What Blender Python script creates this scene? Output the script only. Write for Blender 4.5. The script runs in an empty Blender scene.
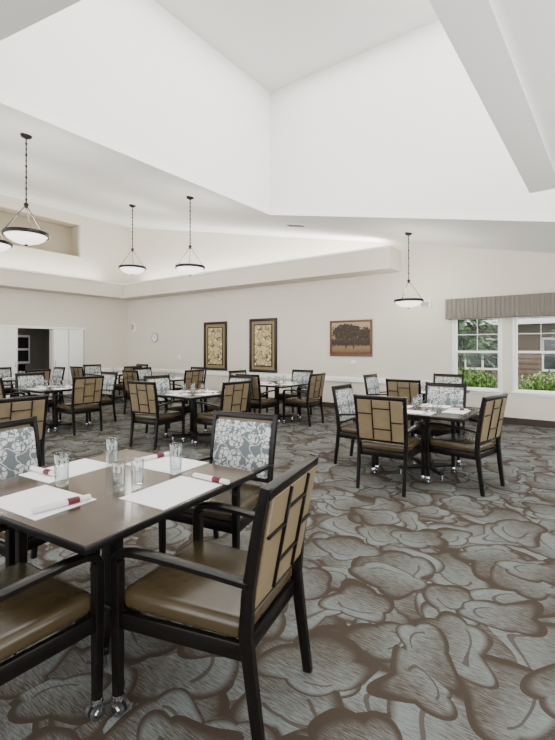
import bpy, bmesh, math, random
from mathutils import Matrix, Vector
random.seed(4)
R=math.radians
SC=bpy.context.scene
COL=SC.collection

# ------------------------------------------------------------------ materials
def mat(name,color,rough=.5,metal=0,spec=.5,coat=0,emit=None,estr=0,trans=0,ior=1.45):
    m=bpy.data.materials.new(name);m.use_nodes=True
    b=m.node_tree.nodes['Principled BSDF']
    b.inputs['Base Color'].default_value=(*color,1)
    b.inputs['Roughness'].default_value=rough
    b.inputs['Metallic'].default_value=metal
    b.inputs['Specular IOR Level'].default_value=spec
    b.inputs['Coat Weight'].default_value=coat
    b.inputs['Transmission Weight'].default_value=trans
    b.inputs['IOR'].default_value=ior
    if emit:
        b.inputs['Emission Color'].default_value=(*emit,1)
        b.inputs['Emission Strength'].default_value=estr
    return m
class NT:
    def __init__(s,m): s.t=m.node_tree; s.b=s.t.nodes['Principled BSDF']
    def n(s,typ,ins={},**kw):
        nd=s.t.nodes.new(typ)
        for k,v in kw.items(): setattr(nd,k,v)
        for k,v in ins.items():
            if isinstance(v,bpy.types.NodeSocket): s.t.links.new(v,nd.inputs[k])
            else: nd.inputs[k].default_value=v
        return nd
    def l(s,a,b): s.t.links.new(a,b)
    def math(s,op,a,b=0.0,c=0.0):
        return s.n('ShaderNodeMath',{0:a,1:b,2:c},operation=op).outputs[0]
    def ramp(s,fac,stops,interp='LINEAR'):
        r=s.n('ShaderNodeValToRGB',{'Fac':fac}); cr=r.color_ramp; cr.interpolation=interp
        while len(cr.elements)<len(stops): cr.elements.new(.5)
        for e,(p,c) in zip(cr.elements,stops):
            e.position=p; e.color=(*c,1) if len(c)==3 else c
        return r.outputs[0]
    def mix(s,fac,a,b):
        nd=s.n('ShaderNodeMix',data_type='RGBA')
        for i,v in ((0,fac),(6,a),(7,b)):
            if isinstance(v,bpy.types.NodeSocket): s.l(v,nd.inputs[i])
            else: nd.inputs[i].default_value=v if i==0 else (*v,1)
        return nd.outputs[2]
    def bump(s,h,strength=.2,dist=.01):
        nd=s.n('ShaderNodeBump',{'Height':h,'Strength':strength,'Distance':dist})
        s.l(nd.outputs[0],s.b.inputs['Normal'])

def speckle(m,c1,c2,scale=8,bump=.1,bscale=200):
    t=NT(m); co=t.n('ShaderNodeTexCoord').outputs['Object']
    n=t.n('ShaderNodeTexNoise',{'Vector':co,'Scale':scale,'Detail':4.})
    t.l(t.ramp(n.outputs[0],[(.3,c1),(.7,c2)]),t.b.inputs['Base Color'])
    n2=t.n('ShaderNodeTexNoise',{'Vector':co,'Scale':bscale,'Detail':2.})
    t.bump(n2.outputs[0],bump,.003)
    return m
M={}
M['wall']=speckle(mat('wall_paint',(.78,.72,.62),.85),(.690,.645,.555),(.710,.665,.575),.6,.08)
M['ceil']=speckle(mat('ceiling_paint',(.84,.835,.82),.9),(.845,.84,.82),(.865,.86,.84),.6,.08)
M['well']=speckle(mat('clerestory_paint',(.84,.835,.81),.9),(.815,.805,.78),(.835,.825,.80),.6,.08)
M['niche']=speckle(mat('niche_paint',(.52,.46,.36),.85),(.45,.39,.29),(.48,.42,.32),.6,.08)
M['trimw']=mat('white_trim',(.93,.93,.92),.45)
M['doorw']=mat('pale_door_paint',(.92,.92,.91),.5)
M['base']=mat('dark_baseboard',(.035,.022,.016),.45)
M['wood']=speckle(mat('espresso_wood',(.012,.009,.008),.30,spec=.25),(.0035,.0028,.0026),(.006,.0046,.004),20,.03)
M['black']=mat('black_metal',(.004,.004,.004),.35,.1,spec=.25)
M['chrome']=mat('chrome',(.42,.42,.43),.2,1)
M['rubber']=mat('grey_rubber',(.03,.03,.03),.5)
M['vinyl']=speckle(mat('brown_vinyl',(.15,.09,.042),.24,spec=.55),(.043,.030,.014),(.058,.042,.021),9,.08,260)
M['tan']=speckle(mat('tan_back_vinyl',(.32,.235,.14),.42),(.165,.124,.068),(.195,.147,.083),12,.2,160)
M['paper']=mat('white_paper',(.87,.87,.87),.7)
M['napkin']=mat('napkin_cloth',(.74,.70,.69),.8)
M['maroon']=mat('maroon_band',(.095,.007,.015),.6)
M['bronze']=mat('dark_bronze',(.012,.009,.008),.35,.6)
M['bowl']=mat('frosted_glass_bowl',(.85,.83,.78),.4,emit=(1,.96,.9),estr=2.6)
def clear(name,base,edge,tint,pw):
    m=bpy.data.materials.new(name);m.use_nodes=True;t=m.node_tree;nd=t.nodes
    for n in list(nd):
        if n.type=='BSDF_PRINCIPLED': nd.remove(n)
    tr=nd.new('ShaderNodeBsdfTransparent')
    gl=nd.new('ShaderNodeBsdfGlossy');gl.inputs['Roughness'].default_value=.03;gl.inputs[0].default_value=(.9,.92,.92,1)
    lw=nd.new('ShaderNodeLayerWeight');lw.inputs['Blend'].default_value=.5
    p=nd.new('ShaderNodeMath');p.operation='POWER';p.inputs[1].default_value=pw
    ma=nd.new('ShaderNodeMath');ma.operation='MULTIPLY_ADD';ma.inputs[1].default_value=edge;ma.inputs[2].default_value=base
    cr=nd.new('ShaderNodeMix');cr.data_type='RGBA';cr.inputs[6].default_value=(*tint,1);cr.inputs[7].default_value=(tint[0]**6,tint[1]**6,tint[2]**6,1)
    mx=nd.new('ShaderNodeMixShader')
    t.links.new(lw.outputs['Facing'],p.inputs[0]);t.links.new(p.outputs[0],ma.inputs[0]);t.links.new(ma.outputs[0],mx.inputs[0])
    t.links.new(p.outputs[0],cr.inputs[0]);t.links.new(cr.outputs[2],tr.inputs[0])
    t.links.new(tr.outputs[0],mx.inputs[1]);t.links.new(gl.outputs[0],mx.inputs[2]);t.links.new(mx.outputs[0],nd['Material Output'].inputs[0])
    return m
M['glass']=clear('clear_glass',.07,.7,(.90,.92,.915),2.4)
M['pane']=clear('window_glass',.006,.05,(1,1,1),3)
# table laminate
m=mat('table_laminate',(.09,.065,.055),.17,spec=.5);M['lam']=m
t=NT(m);co=t.n('ShaderNodeTexCoord').outputs['Object']
mp=t.n('ShaderNodeMapping',{'Vector':co,'Scale':(2,28,4)})
n=t.n('ShaderNodeTexNoise',{'Vector':mp.outputs[0],'Scale':2.,'Detail':6.,'Distortion':.6})
t.l(t.ramp(n.outputs[0],[(.3,(.030,.016,.010)),(.55,(.045,.026,.018)),(.75,(.064,.039,.028))]),t.b.inputs['Base Color'])
# damask
m=mat('damask_fabric',(.4,.4,.4),.8);M['damask']=m
t=NT(m);co=t.n('ShaderNodeTexCoord').outputs['Object']
sx=t.n('ShaderNodeSeparateXYZ',{'Vector':co})
cx=t.n('ShaderNodeCombineXYZ',{0:sx.outputs[0],1:sx.outputs[2],2:0.}).outputs[0]
v1=t.n('ShaderNodeTexVoronoi',{'Vector':cx,'Scale':29.,'Randomness':.75},feature='DISTANCE_TO_EDGE')
v2=t.n('ShaderNodeTexVoronoi',{'Vector':cx,'Scale':9.,'Randomness':.45},feature='F1')
leaf=t.math('GREATER_THAN',v1.outputs['Distance'],.085)
big=t.math('LESS_THAN',v2.outputs['Distance'],.56)
stem=t.n('ShaderNodeTexNoise',{'Vector':cx,'Scale':11.,'Detail':0.}).outputs[0]
st=t.math('LESS_THAN',t.math('ABSOLUTE',t.math('SUBTRACT',stem,.5)),.02)
f=t.math('MAXIMUM',t.math('MULTIPLY',leaf,big),st)
t.l(t.mix(f,(.13,.158,.168),(.57,.59,.57)),t.b.inputs['Base Color'])
# ---------------- carpet
m=mat('patterned_carpet',(.2,.2,.2),.95,spec=.1);M['carpet']=m
t=NT(m);co=t.n('ShaderNodeTexCoord').outputs['Object']
def warp(scale,amp,src,off,det=0.):
    mp=t.n('ShaderNodeMapping',{'Vector':src,'Location':(off,off*1.7,0)})
    nz=t.n('ShaderNodeTexNoise',{'Vector':mp.outputs[0],'Scale':scale,'Detail':det})
    sb=t.n('ShaderNodeVectorMath',{0:nz.outputs['Color'],1:(.5,.5,.5)},operation='SUBTRACT')
    sc=t.n('ShaderNodeVectorMath',{0:sb.outputs[0],'Scale':amp},operation='SCALE')
    return t.n('ShaderNodeVectorMath',{0:src,1:sc.outputs[0]},operation='ADD').outputs[0]
mp3=t.n('ShaderNodeMapping',{'Vector':co,'Rotation':(0,0,R(-36)),'Scale':(16,210,1)})
fine=t.n('ShaderNodeTexNoise',{'Vector':mp3.outputs[0],'Scale':1.,'Detail':2.5,'Roughness':.7}).outputs[0]
fs=t.math('SUBTRACT',fine,.5)
thick=t.n('ShaderNodeTexNoise',{'Vector':co,'Scale':3.4,'Detail':1.}).outputs[0]
ts=t.math('SUBTRACT',thick,.5)
BR=(.052,.039,.029);LT=(.178,.200,.197);MD=(.115,.115,.105);TP=(.064,.052,.040)
col=None
layers=[(0.,1.7,.62,.6,5),(4.7,1.65,.46,.6,4),(11.3,1.5,.45,.7,5),(17.9,1.8,.44,.6,3),(23.1,1.55,.42,.7,4),(31.,1.9,.42,.7,3),(42.,1.45,.36,.8,5),(55.,1.7,.36,.8,4)]
for k,(off,sc,rad,rnd,lobes) in enumerate(layers):
    wv=warp(2.1,.38,co,off)
    mpk=t.n('ShaderNodeMapping',{'Vector':wv,'Location':(off*1.3,off*.7,0),'Rotation':(0,0,off)})
    v=t.n('ShaderNodeTexVoronoi',{'Vector':mpk.outputs[0],'Scale':sc,'Randomness':rnd},voronoi_dimensions='2D')
    dif=t.n('ShaderNodeVectorMath',{0:mpk.outputs[0],1:v.outputs['Position']},operation='SUBTRACT')
    sp=t.n('ShaderNodeSeparateXYZ',{'Vector':dif.outputs[0]})
    cell=t.n('ShaderNodeSeparateColor',{0:v.outputs['Color']}).outputs[0]
    ang=t.math('MULTIPLY',cell,6.28)
    th=t.math('ADD',t.math('ARCTAN2',sp.outputs[1],sp.outputs[0]),ang)
    lobe=t.math('ABSOLUTE',t.math('SINE',t.math('MULTIPLY',th,lobes/2)))
    rel=t.math('DIVIDE',t.math('DIVIDE',v.outputs['Distance'],rad),t.math('ADD',.78,t.math('MULTIPLY',lobe,.27)))
    dr=t.n('ShaderNodeCombineXYZ',{0:t.math('COSINE',ang),1:t.math('SINE',ang),2:0.})
    dot=t.n('ShaderNodeVectorMath',{0:dif.outputs[0],1:dr.outputs[0]},operation='DOT_PRODUCT').outputs['Value']
    s=t.math('ADD',t.math('MULTIPLY',dot,sc*.85),.46)
    s=t.math('ADD',s,t.math('MULTIPLY',fs,2.1))
    fill=t.ramp(s,[(.15,TP),(.46,MD),(.82,LT)])
    relb=t.math('ADD',rel,t.math('ADD',t.math('MULTIPLY',ts,.30),t.math('MULTIPLY',fs,.16)))
    relb=t.math('SUBTRACT',relb,t.math('MULTIPLY',dot,sc*.18))
    line=t.ramp(relb,[(.78,(0,0,0)),(.92,(1,1,1))])
    thin=t.ramp(rel,[(.91,(0,0,0)),(.95,(1,1,1))])
    line=t.math('MAXIMUM',line,thin)
    wob=t.math('ADD',t.math('ADD',rel,t.math('MULTIPLY',ts,.4)),t.math('MULTIPLY',lobe,.14))
    arc=t.math('MULTIPLY',t.math('COMPARE',wob,.62,.036),t.math('GREATER_THAN',t.math('ADD',dot,t.math('MULTIPLY',ts,.4)),.04))
    arc=t.math('MULTIPLY',arc,.75)
    lm=t.math('MAXIMUM',line,arc)
    lineb=t.n('ShaderNodeClamp',{0:t.math('MULTIPLY',lm,t.math('ADD',t.math('MULTIPLY',fine,1.5),.18))}).outputs[0]
    lay=t.mix(lineb,fill,BR)
    if col is None: col=lay
    else: col=t.mix(t.math('LESS_THAN',rel,1.),col,lay)
t.l(col,t.b.inputs['Base Color'])
fz=t.n('ShaderNodeTexNoise',{'Vector':co,'Scale':220.,'Detail':1.})
t.bump(fz.outputs[0],.2,.006)
# valance
m=mat('valance_fabric',(.30,.27,.22),.8);M['valance']=m
t=NT(m);co=t.n('ShaderNodeTexCoord').outputs['Object']
w=t.n('ShaderNodeTexWave',{'Vector':co,'Scale':14.,'Distortion':0.})
t.l(t.ramp(w.outputs['Fac'],[(.2,(.15,.135,.115)),(.7,(.24,.22,.19))]),t.b.inputs['Base Color'])
# floral art
m=mat('floral_panel_art',(.5,.4,.2),.6);M['floral']=m
t=NT(m);co=t.n('ShaderNodeTexCoord').outputs['Object']
sx=t.n('ShaderNodeSeparateXYZ',{'Vector':co})
cx=t.n('ShaderNodeCombineXYZ',{0:sx.outputs[0],1:sx.outputs[2],2:0.}).outputs[0]
bn=t.n('ShaderNodeTexNoise',{'Vector':cx,'Scale':3.,'Detail':1.5}).outputs[0]
br=t.math('LESS_THAN',t.math('ABSOLUTE',t.math('SUBTRACT',bn,.5)),.015)
vo=t.n('ShaderNodeTexVoronoi',{'Vector':cx,'Scale':13.})
near_b=t.math('LESS_THAN',t.math('ABSOLUTE',t.math('SUBTRACT',bn,.5)),.11)
fl=t.math('MULTIPLY',t.math('LESS_THAN',vo.outputs['Distance'],.42),near_b)
bgm=t.n('ShaderNodeTexNoise',{'Vector':cx,'Scale':4.,'Detail':1.}).outputs[0]
bg=t.ramp(bgm,[(.3,(.42,.33,.15)),(.7,(.54,.44,.24))])
c1=t.mix(br,bg,(.09,.07,.03)); 
flc=t.ramp(t.n('ShaderNodeSeparateColor',{0:vo.outputs['Color']}).outputs[0],[(.1,(.15,.16,.07)),(.35,(.72,.65,.50)),(.55,(.20,.19,.09)),(.78,(.40,.20,.12)),(.88,(.70,.63,.48))],'CONSTANT')
t.l(t.mix(fl,c1,flc),t.b.inputs['Base Color'])
# landscape art
m=mat('sepia_landscape_art',(.4,.25,.1),.6);M['land']=m
t=NT(m);co=t.n('ShaderNodeTexCoord').outputs['Object']
sx=t.n('ShaderNodeSeparateXYZ',{'Vector':co})
X,Zc=sx.outputs[0],sx.outputs[2]
nz=t.n('ShaderNodeTexNoise',{'Vector':co,'Scale':17.,'Detail':8.,'Roughness':.75}).outputs[0]
nzz=t.math('MULTIPLY',t.math('SUBTRACT',nz,.5),.55)
base=t.ramp(t.math('ADD',t.math('ADD',Zc,.5),t.math('MULTIPLY',nzz,.4)),[(.1,(.05,.028,.013)),(.20,(.18,.11,.05)),(.29,(.24,.15,.07)),(.34,(.025,.016,.009)),(.46,(.04,.026,.015)),(.52,(.30,.22,.12)),(.9,(.38,.29,.17))])
def blob(cx_,cz_,rx,rz,n_=5.):
    a=t.math('POWER',t.math('ABSOLUTE',t.math('DIVIDE',t.math('SUBTRACT',X,cx_),rx)),2.);b_=t.math('POWER',t.math('ABSOLUTE',t.math('DIVIDE',t.math('SUBTRACT',Zc,cz_),rz)),2.)
    return t.math('LESS_THAN',t.math('ADD',t.math('ADD',a,b_),t.math('MULTIPLY',nzz,n_)),1.)
tr=t.math('MAXIMUM',t.math('MAXIMUM',blob(-.10,.14,.42,.21,6.),blob(.38,.05,.22,.2,5.)),t.math('MAXIMUM',blob(-.12,-.08,.03,.18,1.),blob(.08,-.08,.025,.18,1.)))
t.l(t.mix(tr,base,t.ramp(nz,[(.45,(.018,.012,.007)),(.65,(.09,.058,.03))])),t.b.inputs['Base Color'])
M['goldf']=mat('reddish_wood_frame',(.12,.055,.022),.4)
M['darkf']=mat('dark_picture_frame',(.012,.009,.008),.35)
M['mat_gold']=mat('picture_mat',(.24,.18,.09),.7)
M['grass']=speckle(mat('lawn',(.1,.2,.05),.9),(.05,.10,.025),(.08,.16,.04),6,.3)
M['leaf']=speckle(mat('shrub_leaves',(.12,.3,.04),.5),(.035,.10,.015),(.16,.29,.05),9,.1)
M['needle']=speckle(mat('conifer_needles',(.03,.1,.03),.7),(.010,.036,.009),(.042,.10,.026),5,.1)
M['bark']=speckle(mat('bark',(.06,.04,.03),.9),(.02,.015,.011),(.04,.028,.02),8,.5,30)
M['siding']=speckle(mat('brown_siding',(.16,.10,.07),.8),(.075,.050,.038),(.10,.068,.052),2,.2)
M['roof']=speckle(mat('grey_shingles',(.12,.12,.12),.9),(.06,.06,.064),(.085,.085,.09),14,.4)
M['xtrim']=mat('exterior_trim',(.5,.5,.49),.6)
M['darkglass']=mat('dark_window_pane',(.015,.018,.02),.08)
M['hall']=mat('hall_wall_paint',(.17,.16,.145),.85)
M['clockf']=mat('clock_face',(.85,.85,.83),.5)
M['grey']=mat('grey_plastic',(.35,.35,.35),.5)

# ------------------------------------------------------------------ mesh helpers
class MB:
    def __init__(s): s.bm=bmesh.new(); s.mats=[]
    def mi(s,m):
        if m not in s.mats: s.mats.append(m)
        return s.mats.index(m)
    def box(s,c,d,m,bev=0,seg=2,mx=None,taper=None):
        r=bmesh.ops.create_cube(s.bm,size=1); vs=r['verts']
        for v in vs:
            top=v.co.y>0
            v.co=Vector((v.co.x*d[0],v.co.y*d[1],v.co.z*d[2]))
            if taper and top: v.co.x*=taper
            v.co+=Vector(c)
        i=s.mi(m)
        fs={f for v in vs for f in v.link_faces}
        for f in fs: f.material_index=i
        allv=list(vs)
        if bev>0:
            es=list({e for v in vs for e in v.link_edges})
            r=bmesh.ops.bevel(s.bm,geom=es,offset=bev,segments=seg,affect='EDGES',profile=.5,clamp_overlap=True)
            for f in r['faces']: f.material_index=i
            allv=list({v for v in r['verts']}|{v for v in vs if v.is_valid})
        if mx is not None: bmesh.ops.transform(s.bm,matrix=mx,verts=allv)
        return allv
    def sweep(s,pts,wx,th,m):
        i=s.mi(m);rings=[]
        n=len(pts);P=[Vector(p) for p in pts]
        if not isinstance(wx,(list,tuple)): wx=[wx]*n
        if not isinstance(th,(list,tuple)): th=[th]*n
        for k in range(n):
            a=P[max(0,k-1)];b=P[min(n-1,k+1)]
            t=(b-a).normalized(); side=Vector((1,0,0)); nrm=side.cross(t).normalized()
            w=wx[k]/2;h=th[k]/2;c=.22
            ring=[]
            for (u,v) in ((-1,-1+c),(-1+c,-1),(1-c,-1),(1,-1+c),(1,1-c),(1-c,1),(-1+c,1),(-1,1-c)):
                ring.append(s.bm.verts.new(P[k]+side*u*w+nrm*v*h))
            rings.append(ring)
        for k in range(n-1):
            for j in range(8):
                f=s.bm.faces.new((rings[k][j],rings[k][(j+1)%8],rings[k+1][(j+1)%8],rings[k+1][j])); f.material_index=i
        for r in (rings[0][::-1],rings[-1]):
            f=s.bm.faces.new(r); f.material_index=i
    def tube(s,p0,p1,r0,m,r1=None,seg=10):
        i=s.mi(m); r1=r0 if r1 is None else r1
        p0=Vector(p0);p1=Vector(p1);d=(p1-p0);L=d.length
        q=d.to_track_quat('Z','Y').to_matrix().to_4x4()
        r=bmesh.ops.create_cone(s.bm,cap_ends=True,segments=seg,radius1=r0,radius2=r1,depth=L,matrix=Matrix.Translation((p0+p1)/2)@q)
        for f in {f for v in r['verts'] for f in v.link_faces}: f.material_index=i
    def lathe(s,prof,m,c=(0,0,0),seg=24,mx=None):
        i=s.mi(m);rings=[];new=[]
        for (r,z) in prof:
            if r<1e-6: ring=[s.bm.verts.new((c[0],c[1],c[2]+z))]
            else: ring=[s.bm.verts.new((c[0]+r*math.cos(2*math.pi*k/seg),c[1]+r*math.sin(2*math.pi*k/seg),c[2]+z)) for k in range(seg)]
            rings.append(ring);new+=ring
        for a,b in zip(rings[:-1],rings[1:]):
            for k in range(seg):
                k2=(k+1)%seg
                if len(a)==1 and len(b)==1: continue
                if len(a)==1: f=s.bm.faces.new((a[0],b[k2],b[k]))
                elif len(b)==1: f=s.bm.faces.new((a[k],a[k2],b[0]))
                else: f=s.bm.faces.new((a[k],a[k2],b[k2],b[k]))
                f.material_index=i
        if mx is not None: bmesh.ops.transform(s.bm,matrix=mx,verts=new)
    def prism(s,pts,off,m):
        i=s.mi(m);off=Vector(off)
        a=[s.bm.verts.new(p) for p in pts]; b=[s.bm.verts.new(Vector(p)+off) for p in pts]
        n=len(a); fs=[s.bm.faces.new(a[::-1]),s.bm.faces.new(b)]
        for k in range(n): fs.append(s.bm.faces.new((a[k],a[(k+1)%n],b[(k+1)%n],b[k])))
        for f in fs: f.material_index=i
    def quad(s,pts,m):
        f=s.bm.faces.new([s.bm.verts.new(p) for p in pts]); f.material_index=s.mi(m)
    def obj(s,name,parent=None,loc=None,label=None,recalc=True,smooth=True):
        if recalc: bmesh.ops.recalc_face_normals(s.bm,faces=s.bm.faces[:])
        me=bpy.data.meshes.new(name); s.bm.to_mesh(me); s.bm.free()
        for m in s.mats: me.materials.append(m)
        if smooth:
            me.polygons.foreach_set('use_smooth',[True]*len(me.polygons))
            me.set_sharp_from_angle(angle=R(40))
        o=bpy.data.objects.new(name,me); COL.objects.link(o)
        if parent: o.parent=parent
        if loc: o.location=loc
        if label: o['label']=label
        return o
def empty(name,loc=(0,0,0),rz=0):
    o=bpy.data.objects.new(name,None); o.empty_display_size=.1
    o.location=loc;o.rotation_euler=(0,0,rz);COL.objects.link(o);return o
def tag(o,label,cat,group=None):
    o['label']=label;o['category']=cat
    if group:o['group']=group
def struct(o): o['kind']='structure'; return o
def dup(root,loc,rz=0,sc=1,label=None,group=None):
    n=root.copy(); COL.objects.link(n)
    n.location=loc;n.rotation_euler=(0,0,rz);n.scale=(sc,)*3
    if label:n['label']=label
    if group:n['group']=group
    for c in root.children:
        k=c.copy();COL.objects.link(k);k.parent=n
        for g in c.children:
            q=g.copy();COL.objects.link(q);q.parent=k
    return n

# ------------------------------------------------------------------ room shell
XL,YB=-13.7,9.6
XR,YN=4.0,-4.5
def cz(x): return 3.17-.2*x
b=MB(); b.box(((XL-5+XR)/2,(YN+YB+.1)/2,-.05),(XR-XL+5,YB-YN+.1,.1),M['carpet']); struct(b.obj('floor'))
WZ0,WZ1=.64,2.14
WIN=[(-2.33,-1.46),(-1.20,-.33),(-.07,.80)]
b=MB()
def wb(x0,x1,z0,z1): b.box(((x0+x1)/2,YB+.08,(z0+z1)/2),(x1-x0,.16,z1-z0),M['wall'])
wb(XL-.16,XR,0,WZ0)
xs=[XL-.16]+[v for w in WIN for v in w]+[XR]
for k in range(0,len(xs),2): wb(xs[k],xs[k+1],WZ0,WZ1)
b.prism([(XL-.16,YB,WZ1),(XR,YB,WZ1),(XR,YB,cz(XR)+.05),(XL-.16,YB,cz(XL)+.05)],(0,.16,0),M['wall'])
struct(b.obj('wall_back',smooth=False))
b=MB()
def wl(y0,y1,z0,z1,m=None): b.box((XL-.08,(y0+y1)/2,(z0+z1)/2),(.16,y1-y0,z1-z0),m or M['wall'])
wl(YN,5.82,0,2.1);wl(6.84,YB,0,2.1);wl(YN,YB,2.1,4.52)
wl(YN,2.0,4.52,5.58);wl(7.78,YB,4.52,5.58);wl(YN,YB,5.58,cz(XL)+.05)
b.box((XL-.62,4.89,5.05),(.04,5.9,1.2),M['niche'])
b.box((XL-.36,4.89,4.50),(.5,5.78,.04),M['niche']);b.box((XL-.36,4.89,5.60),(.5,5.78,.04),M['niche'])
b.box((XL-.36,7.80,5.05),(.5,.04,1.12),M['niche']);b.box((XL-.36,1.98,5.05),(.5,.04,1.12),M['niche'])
struct(b.obj('wall_left',smooth=False))
b=MB()
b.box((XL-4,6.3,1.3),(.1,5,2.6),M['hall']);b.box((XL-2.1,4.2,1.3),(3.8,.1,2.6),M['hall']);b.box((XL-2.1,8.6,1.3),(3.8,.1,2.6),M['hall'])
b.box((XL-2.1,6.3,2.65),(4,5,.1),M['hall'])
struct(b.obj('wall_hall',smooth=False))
WX0,WX1,WY0,WY1,WT=-5.33,2.2,1.48,7.1,6.74
b=MB()
def cs(x0,x1,y0,y1):
    b.prism([(x0,y0,cz(x0)),(x1,y0,cz(x1)),(x1,y1,cz(x1)),(x0,y1,cz(x0))],(0,0,.12),M['ceil'])
cs(XL-.16,WX0,YN,YB+.1);cs(WX0,XR,YN,WY0);cs(WX0,XR,WY1,YB+.1);cs(WX1,XR,WY0,WY1)
struct(b.obj('ceiling',smooth=False))
q=.119
b=MB();b.prism([(WX0-.12,WY0-.12,WT),(WX1+.12,WY0-.12,WT),(WX1+.12,WY1+.12,WT),(WX0-.12,WY1+.12,WT)],(0,0,.12),M['well']);struct(b.obj('ceiling',smooth=False))
b=MB();b.prism([(WX0,WY0-.12,cz(WX0)+q),(WX0,WY1+.12,cz(WX0)+q),(WX0,WY1+.12,WT),(WX0,WY0-.12,WT)],(-.12,0,0),M['well']);struct(b.obj('wall_clerestory_west',smooth=False))
b=MB();b.prism([(WX0,WY1,cz(WX0)+q),(WX1,WY1,cz(WX1)+q),(WX1,WY1,WT),(WX0,WY1,WT)],(0,.12,0),M['well']);struct(b.obj('wall_clerestory_north',smooth=False))
b=MB();b.prism([(WX0,WY0,cz(WX0)+q),(WX1,WY0,cz(WX1)+q),(WX1,WY0,WT),(WX0,WY0,WT)],(0,-.12,0),M['well']);struct(b.obj('wall_clerestory_south',smooth=False))
b=MB();b.prism([(WX1,WY0-.12,cz(WX1)+q),(WX1,WY1+.12,cz(WX1)+q),(WX1,WY1+.12,WT),(WX1,WY0-.12,WT)],(.12,0,0),M['well']);struct(b.obj('wall_clerestory_east',smooth=False))
b=MB()
b.prism([(-.57,5.79,3.30),(-.27,5.79,3.30),(-.47,1.50,3.30),(-.70,1.50,3.30)],(0,0,1.3),M['ceil'])
b.prism([(-.269,5.79,3.335),(2.19,5.79,3.335),(2.19,1.50,3.335),(-.469,1.50,3.335)],(0,0,1.26),M['ceil'])
struct(b.obj('trim_1',smooth=False))
b=MB()
b.box(((XL+.3),(YN+9.6)/2,3.475),(.6,9.6-YN,.49),M['wall'])
b.box(((XL+.6-3.5)/2,9.3,3.475),(-3.5-XL-.6,.6,.49),M['wall'])
b.box((XL+.615,(YN+9.0)/2,3.70),(.03,9.0-YN,.045),M['trimw'])
b.box(((XL+.6-3.5)/2,8.985,3.70),(-3.5-XL-.6,.03,.045),M['trimw'])
struct(b.obj('trim_2',smooth=False))
b=MB();b.box(((XL+XR)/2,YB-.01,.065),(XR-XL,.02,.13),M['base']);struct(b.obj('baseboard_back'))
b=MB();b.box((XL+.01,(YN+4.8)/2,.065),(.02,4.8-YN,.13),M['base']);b.box((XL+.01,(7.87+YB)/2,.065),(.02,YB-7.87,.13),M['base']);struct(b.obj('baseboard_left'))
b=MB();b.box(((XL-2.40)/2,YB-.025,.73),(-2.40-XL,.05,.12),M['trimw'],.005);struct(b.obj('trim_3'))
b=MB();b.box((XL+.025,(7.87+YB)/2,.73),(.05,YB-7.87,.12),M['trimw'],.005);b.box((XL+.025,(YN+4.75)/2,.73),(.05,4.75-YN,.12),M['trimw'],.005);struct(b.obj('trim_4'))
for k,(x0,x1) in enumerate(WIN):
    root=empty('window_%d'%(k+1),((x0+x1)/2,YB+.06,WZ0)); root['kind']='structure'
    w=x1-x0;h=WZ1-WZ0;b=MB()
    f=.04
    b.box((-w/2+f/2,0,h/2),(f,.1,h),M['trimw'],.004);b.box((w/2-f/2,0,h/2),(f,.1,h),M['trimw'],.004)
    b.box((0,0,f/2),(w-2*f,.1,f),M['trimw'],.004);b.box((0,0,h-f/2),(w-2*f,.1,f),M['trimw'],.004)
    b.box((0,.01,h*.52),(w-2*f,.06,.045),M['trimw'],.004)
    b.box((0,.02,h*.76),(w-2*f,.015,.014),M['trimw'])
    b.box((0,.02,h*.76),(.010,.015,h*.48-.05),M['trimw'])
    o=b.obj('window_frame',root)
    b=MB();b.box((0,.03,h/2),(w-2*f,.006,h-2*f),M['pane']);b.obj('window_glass',root)
    b=MB();b.box((0,-.085,-.012),(w+.12,.07,.03),M['trimw'],.005)
    b.box((-w/2-.02,-.066,h/2),(.04,.014,h+.02),M['trimw'],.003);b.box((w/2+.02,-.066,h/2),(.04,.014,h+.02),M['trimw'],.003)
    b.box((0,-.068,-.05),(w+.08,.018,.045),M['trimw'],.003)
    b.obj('window_casing',root)
root=empty('window_valance',(-.75,YB-.12,2.10))
b=MB();b.box((0,0,.21),(3.42,.20,.42),M['valance'],.01)
for k in range(42): b.tube((-1.67+k*.0815,-.098,.01),(-1.67+k*.0815,-.098,.41),.022,M['valance'],seg=8)
b.obj('valance_fabric',root)
tag(root,'pleated taupe fabric valance above the windows','valance')
for k,(y0,y1) in enumerate(((4.78,5.82),(6.84,7.87))):
    root=empty('door_%d'%(k+1),(XL+.03,(y0+y1)/2,0)); root['kind']='structure'
    b=MB();w=y1-y0
    b.box((0,0,1.05),(.04,w,2.08),M['doorw'],.004);b.box((.022,0,1.05),(.008,.02,2.06),M['grey'])
    for s in(-1,1): b.box((.022,s*(w/2-.01),1.05),(.008,.02,2.08),M['grey'])  # slim grey strips put in as the shadow gaps at the panel borders
    b.obj('door_panel',root)
    b=MB();sgn=1 if k==0 else -1;b.tube((.05,sgn*(w/2-.07),.95),(.05,sgn*(w/2-.07),1.1),.01,M['chrome']);b.obj('handle',root)
b=MB();b.box((XL+.03,6.33,2.13),(.05,3.2,.07),M['trimw'],.005);struct(b.obj('trim_5'))

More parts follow.
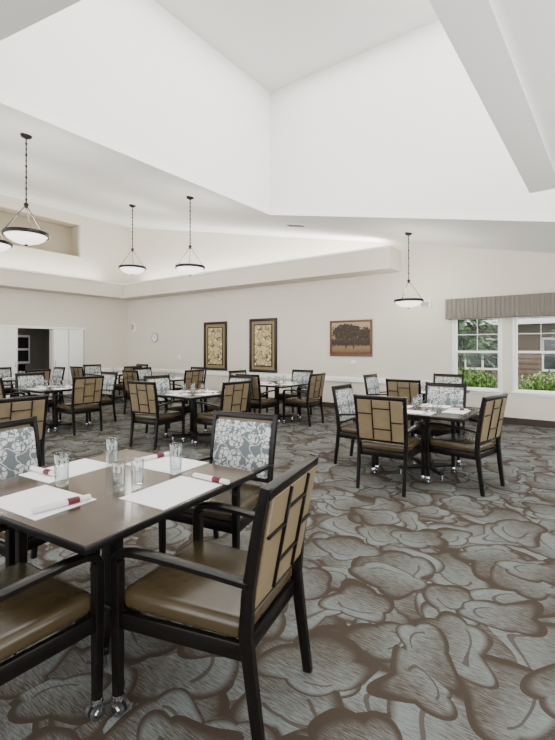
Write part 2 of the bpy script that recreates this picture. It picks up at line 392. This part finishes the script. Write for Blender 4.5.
# ------------------------------------------------------------------ dining chair (faces +Y, origin on the floor)
def make_chair():
    root=empty('dining_chair')
    for s in (-1,1):
        b=MB();b.sweep([(s*.228,-.298,.0),(s*.230,-.268,.25),(s*.233,-.246,.45),(s*.237,-.258,.62),(s*.242,-.293,.85),(s*.245,-.322,1.005)],.030,[.034,.040,.044,.040,.035,.032],M['wood'])
        b.obj('leg',root)
        b=MB();b.sweep([(s*.268,.250,.068),(s*.268,.252,.35),(s*.268,.252,.625)],[.032,.037,.040],[.032,.037,.040],M['wood'])
        lg=b.obj('leg',root)
        b=MB();b.lathe([(0,.080),(.021,.080),(.024,.064),(.014,.054),(0,.054)],M['chrome'],c=(s*.268,.25,0),seg=16)
        b.box((s*.268,.248,.047),(.012,.034,.022),M['chrome'],.003)
        for q_ in (-1,1):
            b.tube((s*.268+q_*.007,.242,.028),(s*.268+q_*.022,.242,.028),.028,M['rubber'],seg=20)
            b.tube((s*.268+q_*.022,.242,.028),(s*.268+q_*.027,.242,.028),.020,M['chrome'],.015,seg=20)
        b.obj('caster',lg,label='small twin-wheel chrome caster')
        b=MB();pts=[(s*.243,-.262,.640),(s*.250,-.15,.655),(s*.258,0,.668),(s*.266,.12,.675),(s*.268,.19,.672),(s*.268,.235,.660),(s*.268,.252,.635),(s*.268,.254,.60)]
        b.sweep(pts,[.034,.042,.048,.050,.046,.042,.040,.039],[.022,.022,.022,.024,.026,.030,.035,.038],M['wood']);b.obj('armrest',root)
    b=MB()
    b.box((0,.245,.385),(.50,.025,.065),M['wood'],.004);b.box((0,-.235,.385),(.43,.025,.065),M['wood'],.004)
    for s in (-1,1):
        b.box((0,0,0),(.025,.48,.065),M['wood'],.004,mx=Matrix.Translation((s*.247,.005,.385))@Matrix.Rotation(-s*R(4),4,'Z'))
    b.obj('seat_rail',root)
    b=MB();b.box((0,.01,.455),(.47,.50,.09),M['vinyl'],.035,4,taper=1.08);b.obj('seat',root,label='brown vinyl seat cushion')
    BK=Matrix.Translation((0,-.243,.52))@Matrix.Rotation(R(9.5),4,'X')
    b=MB();b.box((0,.012,.225),(.445,.045,.40),M['damask'],.018,3,mx=BK);b.obj('backrest',root,label='leaf-patterned grey and white upholstered backrest')
    b=MB();b.box((0,-.016,.235),(.445,.012,.43),M['tan'],.003,1,mx=BK);b.obj('back_panel',root,label='tan vinyl outer back panel')
    b=MB()
    def bar(x,z,w,h): b.box((x,-.026,z),(w,.014,h),M['wood'],.003,1,mx=BK)
    b.box((0,0,.466),(.49,.038,.046),M['wood'],.008,2,mx=BK)
    b.box((0,-.002,.012),(.45,.034,.030),M['wood'],.006,2,mx=BK)
    bar(-.075,.24,.011,.42);bar(.105,.24,.011,.42)
    bar(-.150,.30,.145,.011)
    bar(.015,.14,.175,.011);bar(.015,.36,.175,.011)
    bar(.163,.22,.115,.011)
    b.obj('back_lattice',root,label='dark wood rails and staggered lattice bars')
    return root
CH=make_chair()
tag(CH,'dark wood armchair','chair','dining chairs')
first=[True]
def chair(x,y,deg,extra='tucked at the table',sy=1.06):
    a=R(deg);f=Vector((-math.sin(a),math.cos(a)))
    loc=(x+f.x*.31*sy/1.06,y+f.y*.31*sy/1.06,0)
    lab='dark wood armchair with leaf-patterned back, '+extra
    if first[0]:
        first[0]=False;c=CH;CH.location=loc;CH.rotation_euler=(0,0,a);CH['label']=lab
    else: c=dup(CH,loc,a,1,lab,'dining chairs')
    c.scale=(1.08,sy,1.0)
    return c

# ------------------------------------------------------------------ table
def make_table():
    root=empty('dining_table')
    s=1.15
    b=MB();b.box((0,0,.742),(s,s,.034),M['black'],.006,2);b.box((0,0,.7575),(s-.012,s-.012,.006),M['lam'],.002,1);b.obj('tabletop',root,label='dark brown laminate top with black edge')
    b=MB();b.box((0,0,.715),(.55,.55,.02),M['black'],.004);b.box((0,0,.40),(.085,.085,.62),M['black'],.008);b.box((0,0,.10),(.14,.14,.05),M['black'],.01)
    b.obj('pedestal',root)
    for k in range(4):
        mx=Matrix.Rotation(R(45+90*k),4,'Z');b=MB()
        b.box((.20,0,.075),(.36,.06,.04),M['black'],.01,mx=mx)
        b.tube(mx@Vector((.36,0,0)),mx@Vector((.36,0,.06)),.022,M['chrome'],.016,seg=14)
        b.obj('foot',root)
    return root
TB=make_table();tag(TB,'square dark laminate table with black pedestal base','table','dining tables')
TABS=[('near',-2.14,1.40,5,1),('t2',-1.60,5.30,0,.93),('t3',-2.2,7.6,0,.87),('t4',-5.3,4.95,0,.9),('t5',-8.1,4.1,0,.9),('t6',-5.75,2.0,0,.95),('t7',-5.3,7.3,0,.9),('t8',-8.3,6.9,0,.9),('t9',-11.2,7.3,0,.9),('t10',-11.3,4.8,0,.9)]
for k,(n,x,y,a,s) in enumerate(TABS):
    if k==0: TB.location=(x,y,0);TB.rotation_euler=(0,0,R(a))
    else:
        q=dup(TB,(x,y,0),R(a),1,None,'dining tables'); q.scale=(s,s,1)

chair(-1.02,1.47,102,'lattice back turned outward',1.16)
chair(-2.15,2.52,190,'facing across the set table')
chair(-3.18,1.24,-80,'showing its upholstered backrest')
chair(-1.875,.40,4,'seat under the set table')
chair(-1.77,4.27,3,'lattice back turned outward')
chair(-.83,5.00,77,'turned beside the set table')
chair(-2.68,5.22,-88);chair(-1.66,6.34,182)
e='beside the window-end table'
chair(-2.40,6.72,0,e);chair(-3.35,7.66,-90,e);chair(-2.2,8.60,180,e)
chair(-5.42,4.05,8,'lattice back turned outward');chair(-4.28,4.85,86);chair(-5.15,5.95,180);chair(-6.32,5.05,-90)
chair(-7.15,4.2,88,'angled at the table');chair(-8.2,3.15,0);chair(-8.1,5.2,180);chair(-9.05,4.1,-90)
chair(-4.68,2.0,88,'beside another set table');chair(-5.55,1.05,0,'beside another set table')
for x,y,s in ((-5.3,7.3,1),(-8.3,6.9,1),(-11.2,7.3,1),(-11.3,4.8,1)):
    j=lambda: random.uniform(-.04,.04)
    e='near the far walls'
    chair(x+1.0+j(),y+j(),90+j()*60,e);chair(x-1.0+j(),y+j(),-90+j()*60,e)
    chair(x+j(),y-1.0+j(),j()*60,e);chair(x+j(),y+1.0+j(),180+j()*60,e)

# ------------------------------------------------------------------ table settings
b=MB();b.box((0,0,.0015),(.43,.30,.003),M['paper']);PM=b.obj('placemat');tag(PM,'white paper placemat on a dark table','placemat','placemats')
def make_roll():
    root=empty('rolled_napkin');b=MB()
    FL=Matrix.Diagonal((1,1,.8,1))
    b.lathe([(0,-.13),(.012,-.13),(.016,-.125),(.0175,0),(.016,.125),(.011,.13),(0,.13)],M['napkin'],seg=14,mx=FL@Matrix.Translation((0,0,.0175))@Matrix.Rotation(R(90),4,'Y'))
    b.box((.01,.016,.010),(.22,.014,.016),M['napkin'],.004);b.obj('napkin_cloth',root)
    b=MB();b.lathe([(.0183,.02),(.0188,.025),(.0186,.07),(.0178,.075),(.0165,.075),(.0165,.02),(.0183,.02)],M['maroon'],seg=14,mx=FL@Matrix.Translation((0,0,.0188))@Matrix.Rotation(R(90),4,'Y'));b.obj('napkin_band',root,label='maroon paper band')
    return root
NR=make_roll();tag(NR,'rolled white napkin with maroon band on placemat','napkin','rolled napkins')
b=MB();b.lathe([(0,0),(.030,0),(.033,.004),(.0375,.165),(.0368,.166),(.0350,.165),(.0312,.026),(.028,.022),(0,.020)],M['glass'],seg=28);GL=b.obj('drinking_glass');tag(GL,'clear straight-sided empty tumbler on the table','glass','drinking glasses')
used={}
def put(o,x,y,z,deg=0,sc=1,lab=None):
    if o.name not in used:
        used[o.name]=1;o.location=(x,y,z);o.rotation_euler=(0,0,R(deg));o.scale=(sc,)*3
        if lab:o['label']=lab
        return o
    return dup(o,(x,y,z),R(deg),sc,lab)
Z=.761
put(PM,-2.15,1.02,Z,5);put(PM,-1.74,1.49,Z,95);put(PM,-2.19,1.82,Z,5);put(PM,-2.56,1.38,Z,95)
ZM=Z+.003
put(NR,-1.985,1.04,ZM,84);put(NR,-1.70,1.72,ZM,2);put(NR,-2.35,1.84,ZM,84);put(NR,-2.60,1.25,ZM,4)
put(GL,-2.30,1.20,Z,0,1.03);put(GL,-2.42,1.58,Z,0,1.05);put(GL,-1.985,1.335,Z,0,.9,'shorter clear tumbler beside its twin');put(GL,-1.945,1.42,Z,0,.9,'shorter clear tumbler beside its twin');put(GL,-1.99,1.72,Z,0,1.03)
for n,x,y,a,s in TABS[1:]:
    near=n in('t2','t4','t5','t3','t6','t7')
    for k in range(4):
        an=R(90*k);dx,dy=math.cos(an)*.36*s,math.sin(an)*.36*s
        put(PM,x+dx,y+dy,Z,90*k+90,.8)
        if near:
            put(NR,x+dx-math.sin(an)*.10,y+dy+math.cos(an)*.10,Z+.0024,90*k,.85)
    for k in range(4 if near else 2):
        an=R(90*k+45);rr=.17*s+.03*(k%2)
        put(GL,x+math.cos(an)*rr,y+math.sin(an)*rr,Z,0,random.uniform(.85,1))

# ------------------------------------------------------------------ pendants
def make_pendant(L):
    root=empty('pendant_lamp')
    b=MB();b.lathe([(0,.02),(.075,.02),(.07,-.02),(.02,-.045),(0,-.045)],M['bronze'],seg=20);b.obj('canopy',root)
    b=MB();n=int((L-.5)/.07)
    for k in range(n): 
        z0=-.045-k*(L-.45)/n; z1=z0-(L-.45)/n
        b.tube((0,0,z0),(0,0,z1),.009,M['bronze'],seg=6);b.box((0,0,z1+.01),(.026,.014,.03) if k%2 else (.014,.026,.03),M['bronze'],.003)
    b.obj('chain',root)
    b=MB();zt=-L+.40
    b.lathe([(0,zt+.05),(.022,zt+.045),(.034,zt+.02),(.012,zt-.03),(0,zt-.03)],M['bronze'],seg=14)
    for k in range(3):
        a=R(120*k+20);b.tube((.015*math.cos(a),.015*math.sin(a),zt),(.262*math.cos(a),.262*math.sin(a),-L+.035),.006,M['bronze'],seg=8)
    b.lathe([(.266,.040),(.284,.040),(.292,.018),(.284,-.008),(.266,-.010),(.260,.01),(.266,.040)],M['bronze'],c=(0,0,-L),seg=36)
    b.lathe([(0,-.118),(.018,-.121),(.022,-.135),(0,-.148)],M['bronze'],c=(0,0,-L),seg=14)
    b.obj('lamp_frame',root)
    b=MB();b.lathe([(0,-.120),(.09,-.112),(.165,-.088),(.225,-.050),(.262,-.006),(.258,.008),(.250,.008),(.218,-.040),(.16,-.078),(.088,-.101),(0,-.109)],M['bowl'],c=(0,0,-L),seg=36);b.obj('lamp_shade',root,label='frosted white glass bowl glowing softly')
    return root
P1=make_pendant(1.37);tag(P1,'bronze chain pendant lamp with frosted glass bowl','pendant lamp','pendant lamps')
pend=[(-6.27,2.78,1),(-6.27,5.78,1),(-2.87,8.33,.97),(-9.0,6.43,1.12),(-9.0,3.4,1.12)]
for k,(x,y,s) in enumerate(pend):
    if k==0: P1.location=(x,y,cz(x)-.01)
    else: dup(P1,(x,y,cz(x)-.01),0,s,None,'pendant lamps')
    l=bpy.data.lights.new('pendant_bulb','POINT');l.energy=55;l.color=(1,.94,.86);l.shadow_soft_size=.12
    o=bpy.data.objects.new('pendant_bulb',l);o.location=(x,y,cz(x)-1.2*s);COL.objects.link(o)

# ------------------------------------------------------------------ wall things
def framed(name,x0,x1,z0,z1,fm,art,label,matw=.0,fw=.05):
    root=empty(name,((x0+x1)/2,YB-.025,(z0+z1)/2));w=x1-x0;h=z1-z0
    b=MB()
    b.box((0,0,h/2-fw/2),(w,.045,fw),fm,.006);b.box((0,0,-h/2+fw/2),(w,.045,fw),fm,.006)
    b.box((-w/2+fw/2,0,0),(fw,.045,h-2*fw),fm,.006);b.box((w/2-fw/2,0,0),(fw,.045,h-2*fw),fm,.006);b.obj('picture_frame',root)
    if matw:
        b=MB();b.box((0,.008,0),(w-2*fw,.01,h-2*fw),M['mat_gold'])
        iw,ih=w-2*fw-2*matw+.02,h-2*fw-2*matw+.02
        for s in(-1,1):
            b.box((s*iw/2,-.004,0),(.03,.014,ih),M['darkf']);b.box((0,-.004,s*ih/2),(iw,.014,.03),M['darkf'])
        b.obj('picture_mat',root)
    b=MB();b.box((0,-.0 if matw else .005,0),(w-2*fw-2*matw,.01,h-2*fw-2*matw),art);b.obj('picture',root)
    tag(root,label,'picture')
framed('framed_picture',-9.76,-8.80,.82,2.30,M['darkf'],M['floral'],'tall dark-framed floral branch panel on gold ground',.11,.075)
framed('framed_picture',-7.92,-6.95,.82,2.33,M['darkf'],M['floral'],'tall dark-framed blossom panel hanging beside its pair',.11,.075)
framed('framed_picture',-5.30,-4.17,1.30,2.18,M['goldf'],M['land'],'sepia tree landscape in a reddish wood frame',0,.05)
root=empty('wall_clock',(-12.15,YB-.02,1.86));mx=Matrix.Rotation(R(90),4,'X')
b=MB();b.lathe([(0,-.015),(.15,-.015),(.17,0),(.165,.025),(.14,.025),(.14,.012),(.0,.012)],M['grey'],seg=32,mx=mx);b.obj('clock_case',root)
b=MB();b.lathe([(0,.013),(.14,.013),(.14,.016),(0,.016)],M['clockf'],seg=32,mx=mx);b.obj('clock_face',root)
b=MB();b.box((0,-.02,.04),(.008,.004,.09),M['black']);b.box((.03,-.02,0),(.07,.004,.008),M['black']);b.obj('clock_hand',root)
tag(root,'round white wall clock with grey rim','clock')
for nm,x,z,w,h,lab,cat in (('wall_speaker',-13.35,2.25,.2,.3,'small white speaker high on the wall','speaker'),('wall_speaker',-2.93,2.46,.26,.16,'small white speaker between pendant lamp and valance','speaker'),('thermostat',-4.65,1.15,.12,.09,'small white thermostat on the wall','thermostat'),('light_switch',-10.9,1.2,.09,.13,'white switch plate on the wall','switch')):
    root=empty(nm,(x,YB-.026,z));b=MB();b.box((0,0,0),(w,.055,h),M['trimw'],.012,3);b.obj('housing',root)
    b=MB();b.box((0,-.028,0),(w*.7,.006,h*.7),M['grey'] if 'speaker' in nm else M['clockf'],.002);b.obj('cover',root);tag(root,lab,cat)
root=empty('ceiling_vent',(-5.3,8.0,cz(-5.3)-.008));root.rotation_euler=(0,math.atan(.2),0);b=MB()
b.box((0,0,0),(.5,.24,.015),M['trimw'],.003);b.obj('vent_plate',root);b=MB()
for k in range(6): b.box((0,-.08+k*.032,-.009),(.44,.012,.008),M['rubber'])
b.obj('vent_grille',root);tag(root,'rectangular metal air vent in the ceiling','vent')
root=empty('cabinet',(XL-3.5,6.9,0));b=MB();b.box((0,0,.45),(.45,1.2,.9),M['wood'],.01);b.obj('body',root)
for s in(-1,1):
    b=MB();b.box((.235,s*.29,.45),(.02,.54,.78),M['wood'],.006);d=b.obj('door',root);b=MB();b.tube((.255,s*.06,.5),(.275,s*.06,.5),.012,M['chrome']);b.obj('knob',d)
tag(root,'dark wooden cabinet in the adjoining hall','cabinet')
root=empty('hall_window',(XL-3.93,7.6,.9));b=MB();b.box((0,0,.55),(.05,.7,1.1),M['trimw'],.01);b.obj('frame',root)
b=MB();b.box((.03,0,.3),(.02,.56,.42),M['darkglass']);b.box((.03,0,.8),(.02,.56,.42),M['darkglass']);b.obj('pane',root)
tag(root,'white framed interior window in the dim hall','window')
root=empty('table_lamp',(XL-3.5,7.1,.9));b=MB();b.lathe([(0,0),(.08,0),(.06,.03),(.03,.08),(.06,.2),(.02,.3),(0,.3)],M['bronze']);b.obj('lamp_base',root)
b=MB();b.lathe([(.16,.28),(.10,.52),(.098,.52),(.158,.28),(.16,.28)],M['bowl']);b.obj('lamp_shade',root);tag(root,'table lamp with glowing shade on the cabinet','lamp')

# ------------------------------------------------------------------ outside
b=MB();b.box((0,24.8,-.25),(60,30,.1),M['grass']);o=struct(b.obj('floor_lawn'))
def leafy(name,c,rad,count,ls,m,lab,cat,lumps=5):
    root=empty(name,(c[0],c[1],-.2));b=MB()
    cs_=[(0,0,0,1)]+[(random.uniform(-.55,.55)*rad[0],random.uniform(-.4,.4)*rad[1],random.uniform(-.1,.45)*rad[2],random.uniform(.4,.65)) for _ in range(lumps)]
    for k in range(count):
        lx,ly,lz,ls2=random.choice(cs_)
        u=Vector((random.gauss(0,1),random.gauss(0,1),random.gauss(0,1))).normalized()*random.uniform(.75,1.05)*ls2
        p=Vector((lx+u.x*rad[0],ly+u.y*rad[1],max(.02,c[2]+.2+lz+u.z*rad[2])))
        q=Matrix.Rotation(random.uniform(0,6.28),3,'Z')@Matrix.Rotation(random.uniform(0,3.1),3,'X')
        s=ls*random.uniform(.6,1.3)
        b.quad([p+q@Vector(v) for v in ((-s*.4,0,0),(0,-s,0),(s*.4,0,0),(0,s,0))],m)
    b.obj('foliage',root,recalc=False,smooth=False)
    b=MB();b.tube((0,0,0),(0,0,c[2]+.2),.06,M['bark'],.03);b.obj('trunk',root)
    tag(root,lab,cat)
leafy('garden_shrub',(-2.45,11.5,.44),(.58,.45,.60),4400,.05,M['leaf'],'bright green rounded shrub outside the window','shrub',4)
leafy('garden_shrub',(-.75,11.6,.42),(.75,.5,.55),5200,.05,M['leaf'],'broad yellow-green shrub outside the window','shrub',4)
leafy('garden_shrub',(-4.05,11.5,.5),(.65,.6,.7),2400,.06,M['leaf'],'rounded green shrub beside the lawn','shrub')
def conifer(x,y,H,W,zb):
    root=empty('conifer_tree',(x,y,-.2));b=MB();b.tube((0,0,0),(0,0,H),.13,M['bark'],.02,seg=12);b.obj('trunk',root);b=MB()
    z=zb
    while z<H-.1:
        rm=(H-z)/H*W+.08
        for j_ in range(9):
            a0=random.uniform(0,6.28);L=rm*random.uniform(.8,1.1)
            for k in range(42):
                r=L*random.random();a=a0+random.uniform(-.16,.16)*(1.3-r/L)
                p=Vector((r*math.cos(a),r*math.sin(a),z+.12-.42*r+random.uniform(-.06,.03)));s=random.uniform(.05,.12)
                q=Matrix.Rotation(a,3,'Z')@Matrix.Rotation(random.uniform(-.2,.9),3,'Y')@Matrix.Rotation(random.uniform(-.8,.8),3,'X')
                b.quad([p+q@Vector(v) for v in ((-s,0,0),(0,-s*.4,0),(s,0,0),(0,s*.4,0))],M['needle'])
        z+=.16
    b.obj('foliage',root,recalc=False,smooth=False);tag(root,'dark green conifer growing on the lawn','tree')
conifer(-3.2,14.0,5.8,2.1,1.8)
conifer(.45,16.4,7,2.1,1.8)
root=empty('neighboring_building',(-1,19.5,-.2));b=MB();b.box((0,1.5,1.4),(16,3,2.8),M['siding']);
for k in range(14): b.box((0,-.01,.1+k*.2),(16,.03,.02),M['siding'])
b.obj('building_wall',root)
b=MB();b.prism([(-8.5,-.6,2.7),(8.5,-.6,2.7),(8.5,2.5,4.3),(-8.5,2.5,4.3)],(0,0,.15),M['roof']);b.box((0,-.62,2.72),(17,.06,.2),M['xtrim']);b.obj('roof',root)
for x in (-5.5,-2.6,.2,3.2):
    b=MB();b.box((x,-.03,1.45),(1.4,.08,1.3),M['xtrim']);b.box((x-.34,-.07,1.45),(.6,.03,1.12),M['darkglass']);b.box((x+.34,-.07,1.45),(.6,.03,1.12),M['darkglass']);b.obj('building_window',root)
tag(root,'brown-sided building with grey roof across the lawn','building')

# ------------------------------------------------------------------ lights
w=bpy.data.worlds.new('World');SC.world=w;w.use_nodes=True
bg=w.node_tree.nodes['Background'];bg.inputs[0].default_value=(1,.995,.985,1);bg.inputs[1].default_value=5.0
def area(name,loc,rot,sx,sy,e,c=(1,1,1)):
    l=bpy.data.lights.new(name,'AREA');l.shape='RECTANGLE';l.size=sx;l.size_y=sy;l.energy=e;l.color=c
    o=bpy.data.objects.new(name,l);o.location=loc;o.rotation_euler=rot;COL.objects.link(o);return o
area('clerestory_daylight',(2.1,4.3,5.6),(0,R(90),0),1.8,5,300)
area('added_well_fill',(-2.6,4.3,6.7),(0,0,0),4.6,5,280)  # added fill under the closed well top, brightens floor and tabletops
area('cove_lamp_strip',(-8.3,9.3,3.76),(R(180),0,0),9,.3,120,(1,.98,.94))
area('cove_lamp_strip',(-13.4,3.5,3.76),(R(180),0,0),.3,10,120,(1,.98,.94))
area('hall_lamp',(XL-2,6.3,2.55),(0,0,0),.6,.6,32,(1,.97,.93))
area('added_uplight',(1.6,2.4,1.0),(R(180),0,0),1.6,4.5,130,(1,.98,.95))  # added fill with no fitting, out of view, lifts the beam underside
l=bpy.data.lights.new('sun','SUN');l.energy=6;l.angle=.05;o=bpy.data.objects.new('sun',l);o.rotation_euler=(R(25),R(-35),0);COL.objects.link(o)

# ------------------------------------------------------------------ camera
cd=bpy.data.cameras.new('camera');cam=bpy.data.objects.new('camera',cd);COL.objects.link(cam)
cam.location=(0,0,1.5);cam.rotation_euler=(R(90),0,R(35.9))
cd.sensor_fit='HORIZONTAL';cd.sensor_width=36;cd.lens=432/555*36;cd.shift_y=-22/555
cd.clip_start=.05
SC.camera=cam
